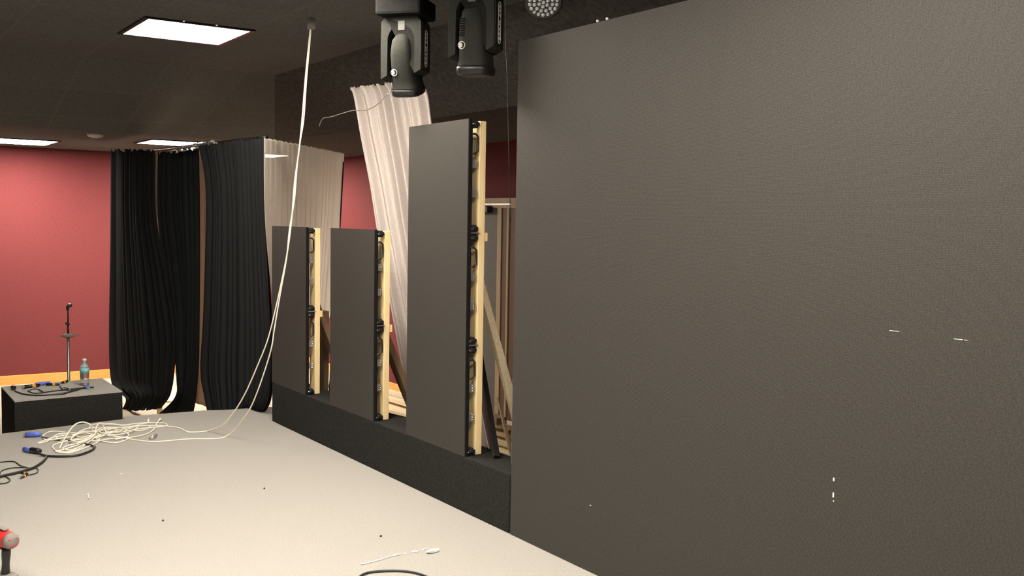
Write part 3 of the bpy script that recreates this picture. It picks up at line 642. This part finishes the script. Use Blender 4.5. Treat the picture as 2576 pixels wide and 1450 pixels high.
for v in bm.verts: v.co = Vector((v.co.x*1.6, v.co.y*.7, v.co.z*.45))*(1+rnd.uniform(-.25,.25))+Vector((q.x,q.y,.009))
tag(fin('crumpled_paper', bm, 'white'), 'crumpled white paper near the bottom edge of the carpet', 'paper', 'litter on the carpet')
strip([(221,1244),(223,1250),(222,1256)], .004, 'small white scrap on the left half of the carpet')
strip([(302,1194),(308,1193)], .004, 'tiny pale scrap below the white tangle')
for (u, v, lb) in ((665,1231,'dark crumb on the carpet below the hanging cables'), (958,1351,'dark crumb above the long white strip'), (410,1312,'dark crumb on the left part of the carpet')):
    q = on((u, v), 2, 0); bm = NB(); ball(bm, (q.x, q.y, .003), .006, 8); tag(fin('dirt_crumb', bm, 'black'), lb, 'crumb', 'crumbs on the carpet')

# ------------------------------------------------------------------ moving-head lights
def text_mesh(body, size, ext=.0006):
    c = bpy.data.curves.new('lettering', 'FONT'); c.body = body; c.size = size; c.extrude = ext; c.align_x = 'CENTER'; c.align_y = 'CENTER'; c.space_character = 1.12; c.offset = size*.02
    o = bpy.data.objects.new('lettering_tmp', c); COL.objects.link(o)
    bpy.context.view_layer.update(); me = bpy.data.meshes.new_from_object(o.evaluated_get(bpy.context.evaluated_depsgraph_get()))
    bpy.data.objects.remove(o); return me
TXT = text_mesh('BEAM 230', .036)
def rot_box_rings(bm, rings):                  # loft of rounded-rectangle rings: (center, half x, half y, z)
    RR = []
    for (cx, cy, hx, hy, z) in rings:
        row = []
        for k in range(24):
            a = 2*math.pi*k/24; c, s = math.cos(a), math.sin(a); e = .55
            row.append(bm.verts.new((cx+hx*math.copysign(abs(c)**e, c), cy+hy*math.copysign(abs(s)**e, s), z)))
        RR.append(row)
    for A, B in zip(RR, RR[1:]):
        for k in range(24): bm.faces.new([A[k], A[(k+1)%24], B[(k+1)%24], B[k]]).smooth = True
    bm.faces.new(RR[0][::-1]); bm.faces.new(RR[-1])
def moving_head(pos, rz, tilt, label, vent, ytop):
    t = thing('moving_head_light', label, 'stage light', pos, rz=rz, group='moving head stage lights')
    # pos is at the underside of the base; everything hangs below it
    bm = NB(); box(bm, (-.13,-.13,.0), (.13,.13,ytop)); fin('light_base', bm, 'basepaint', t, bevel=.015)
    W, A_, DP, HT = .114, .036, .072, .335
    bm = NB(); n = 14; outer = [(-W, -HT), (-W*1.02, -HT*.5), (-W, -.03), (-W*.8, -.001), (W*.8, -.001), (W, -.03), (W*1.02, -HT*.5), (W, -HT+.05)]
    inner = [(W-A_, -HT+.03)] + [((W-A_)*math.cos(math.pi*k/n), -.13+.085*math.sin(math.pi*k/n)) for k in range(n+1)] + [(-W+A_, -HT+.02)]
    prof = outer+inner; F = [bm.verts.new((x,-DP,z)) for x, z in prof]; B = [bm.verts.new((x,DP,z)) for x, z in prof]
    ff = bm.faces.new(F); fb = bm.faces.new(B[::-1]); N = len(prof)
    for i in range(N): bm.faces.new([F[i], B[i], B[(i+1)%N], F[(i+1)%N]])
    bmesh.ops.triangulate(bm, faces=[ff, fb]); y = fin('yoke', bm, 'gunmetal', t, bevel=.006)
    bm = NB(); box(bm, (W*1.0, -DP+.012, -HT+.06), (W*1.0+.004, DP-.012, -.03)); fin('side_cover', bm, 'gunmetal2', y, bevel=.01)
    # oval badge with lettering on the outer side of the right arm
    bx = W*1.0+.0045; zc = -.165; hh = .098; hw = .018
    P = []
    for k in range(12): a = math.pi*k/11; P.append((bx, hw*math.cos(a), zc+hh-hw+hw*math.sin(a)))
    for k in range(12): a = math.pi+math.pi*k/11; P.append((bx, hw*math.cos(a), zc-hh+hw+hw*math.sin(a)))
    bm = NB(); tube(bm, P, .0016, 6, closed=True); fin('badge_outline', bm, 'print', y)
    o = bpy.data.objects.new('badge_lettering', TXT); COL.objects.link(o); o.parent = y
    if not TXT.materials: TXT.materials.append(M['print'])
    o.matrix_local = Matrix.Translation((bx, 0, zc)) @ Matrix(((0,0,1,0),(0,-1,0,0),(1,0,0,0),(0,0,0,1))) if False else Matrix.Translation((bx+.001, 0, zc)) @ Matrix(((0,0,1),(0,0,0),(0,0,0))).to_4x4() if False else Matrix.Translation((bx+.001, 0, zc)) @ Matrix.Rotation(math.radians(-90), 4, 'X').inverted() @ Matrix.Identity(4)
    # text x axis -> up, text y axis -> local -y (to the left when seen from +x), normal -> +x
    R3 = Matrix(((0,0,1),(0,-1,0),(1,0,0)))    # columns: x->(0,0,1), y->(0,-1,0), z->(1,0,0)
    o.matrix_local = Matrix.Translation((bx+.001, 0, zc)) @ R3.to_4x4()
    # head
    h = bpy.data.objects.new('lamp_head', None)
    R = Matrix.Translation((0,0,-.20)) @ Matrix.Rotation(tilt, 4, 'X')
    bm = NB(); rot_box_rings(bm, [(0,0,.026,.035,.125),(0,0,.052,.078,.09),(0,0,.066,.095,.02),(0,0,.068,.097,-.06),(0,0,.070,.092,-.12),(0,0,.074,.092,-.165),(0,0,.080,.094,-.17)])
    for v in bm.verts: v.co = R @ v.co
    hd_ = fin('lamp_head', bm, 'gunmetal' if vent else 'gunmetal', t)
    bm = NB(); rot_box_rings(bm, [(0,0,.080,.092,-.169),(0,0,.084,.096,-.18),(0,0,.080,.092,-.205),(0,0,.070,.080,-.213)])
    for v in bm.verts: v.co = R @ v.co
    fin('lens_hood', bm, 'black', hd_)
    bm = NB(); box(bm, (.004, -.081, .07), (.026, -.078, .105))
    def fr(px, pz): return (px, -.0875, pz)
    bm2 = NB(); c = (-.038, -.075); rg = [(c[0]+.017*math.cos(2*math.pi*k/20), -.0970, c[1]+.017*math.sin(2*math.pi*k/20)) for k in range(20)]
    tube(bm2, rg, .0018, 6, closed=True)
    box(bm2, (c[0]-.012,-.098,c[1]-.011), (c[0]-.003,-.093,c[1]+.008)); box(bm2, (c[0]-.001,-.098,c[1]-.008), (c[0]+.003,-.093,c[1]+.005)); box(bm2, (c[0]-.010,-.098,c[1]+.006), (c[0]+.0,-.093,c[1]+.011))
    for v in bm2.verts: v.co = R @ v.co
    fin('round_emblem', bm2, 'print', hd_)
    bm.free()
    if vent:
        bm = NB()
        for k in range(8): z = .045-.011*k; box(bm, (-.050,-.0960,z), (-.022,-.090,z+.0055))
        for v in bm.verts: v.co = R @ v.co
        fin('vent_grille', bm, 'basepaint', hd_)
    bm = NB(); box(bm, (-.016, -DP-.003, -.075), (.022, -DP, -.025)); fin('status_plate', bm, 'dullplate', y)
    bm = NB(); box(bm, (-.03,-.03,ytop), (.03,.03,ytop+.035)); fin('mounting_clamp', bm, 'blackmetal', t)
    return t
m1 = on((1021, 47), 1, 4.90); m2 = on((1199, -28), 1, 4.13)
moving_head((m1.x, m1.y, m1.z), math.radians(-49), math.radians(17), 'left moving head stage light, overlapping the white drape, tilted', False, .10)
moving_head((m2.x, m2.y, m2.z), math.radians(-52), math.radians(3), 'right moving head stage light, pointing straight down beside the big screen', True, .10)
bm = NB(); zp = CZ-.03
tube(bm, [(m1.x+.02, 5.0, m1.z+.155), (m2.x, 1.2, m1.z+.155)], .022, 12)
tag(fin('lighting_pipe', bm, 'basepaint'), 'black pipe under the ceiling carrying the stage lights', 'pipe')

# LED par with bead lenses, cut by the top edge
pp = on((1367, 2), 1, 3.70)
t = thing('par_light', 'round stage light with many bead lenses cut by the top edge', 'stage light', (pp.x, pp.y, pp.z))
view = (CAMP - pp).normalized(); aim = (view + Vector((0.05,0,-.55))).normalized(); Q = aim.to_track_quat('Z', 'Y').to_matrix().to_4x4()
bm = NB(); lathe(bm, [(.05,-.16),(.078,-.13),(.082,0),(.086,.012),(.080,.014)], 28, Q); fin('can_body', bm, 'blackmetal', t)
for ring, cnt in ((0, 1), (.021, 6), (.042, 12), (.062, 18)):
    for k in range(cnt):
        a = 2*math.pi*k/cnt+ring*20; bm = NB(); ball(bm, Q @ Vector((ring*math.cos(a), ring*math.sin(a), .014)), .0088, 12); fin('bead_lens', bm, 'lens', t)
bm = NB(); tube(bm, [Q @ Vector((.10,0,0))*1 , Q @ Vector((.10,0,-.05)), Vector((.05,0,.14)), Vector((0,0,.15)), Vector((-.05,0,.14)), Q @ Vector((-.10,0,-.05)), Q @ Vector((-.10,0,0))], .006, 8); fin('bracket', bm, 'blackmetal', t)
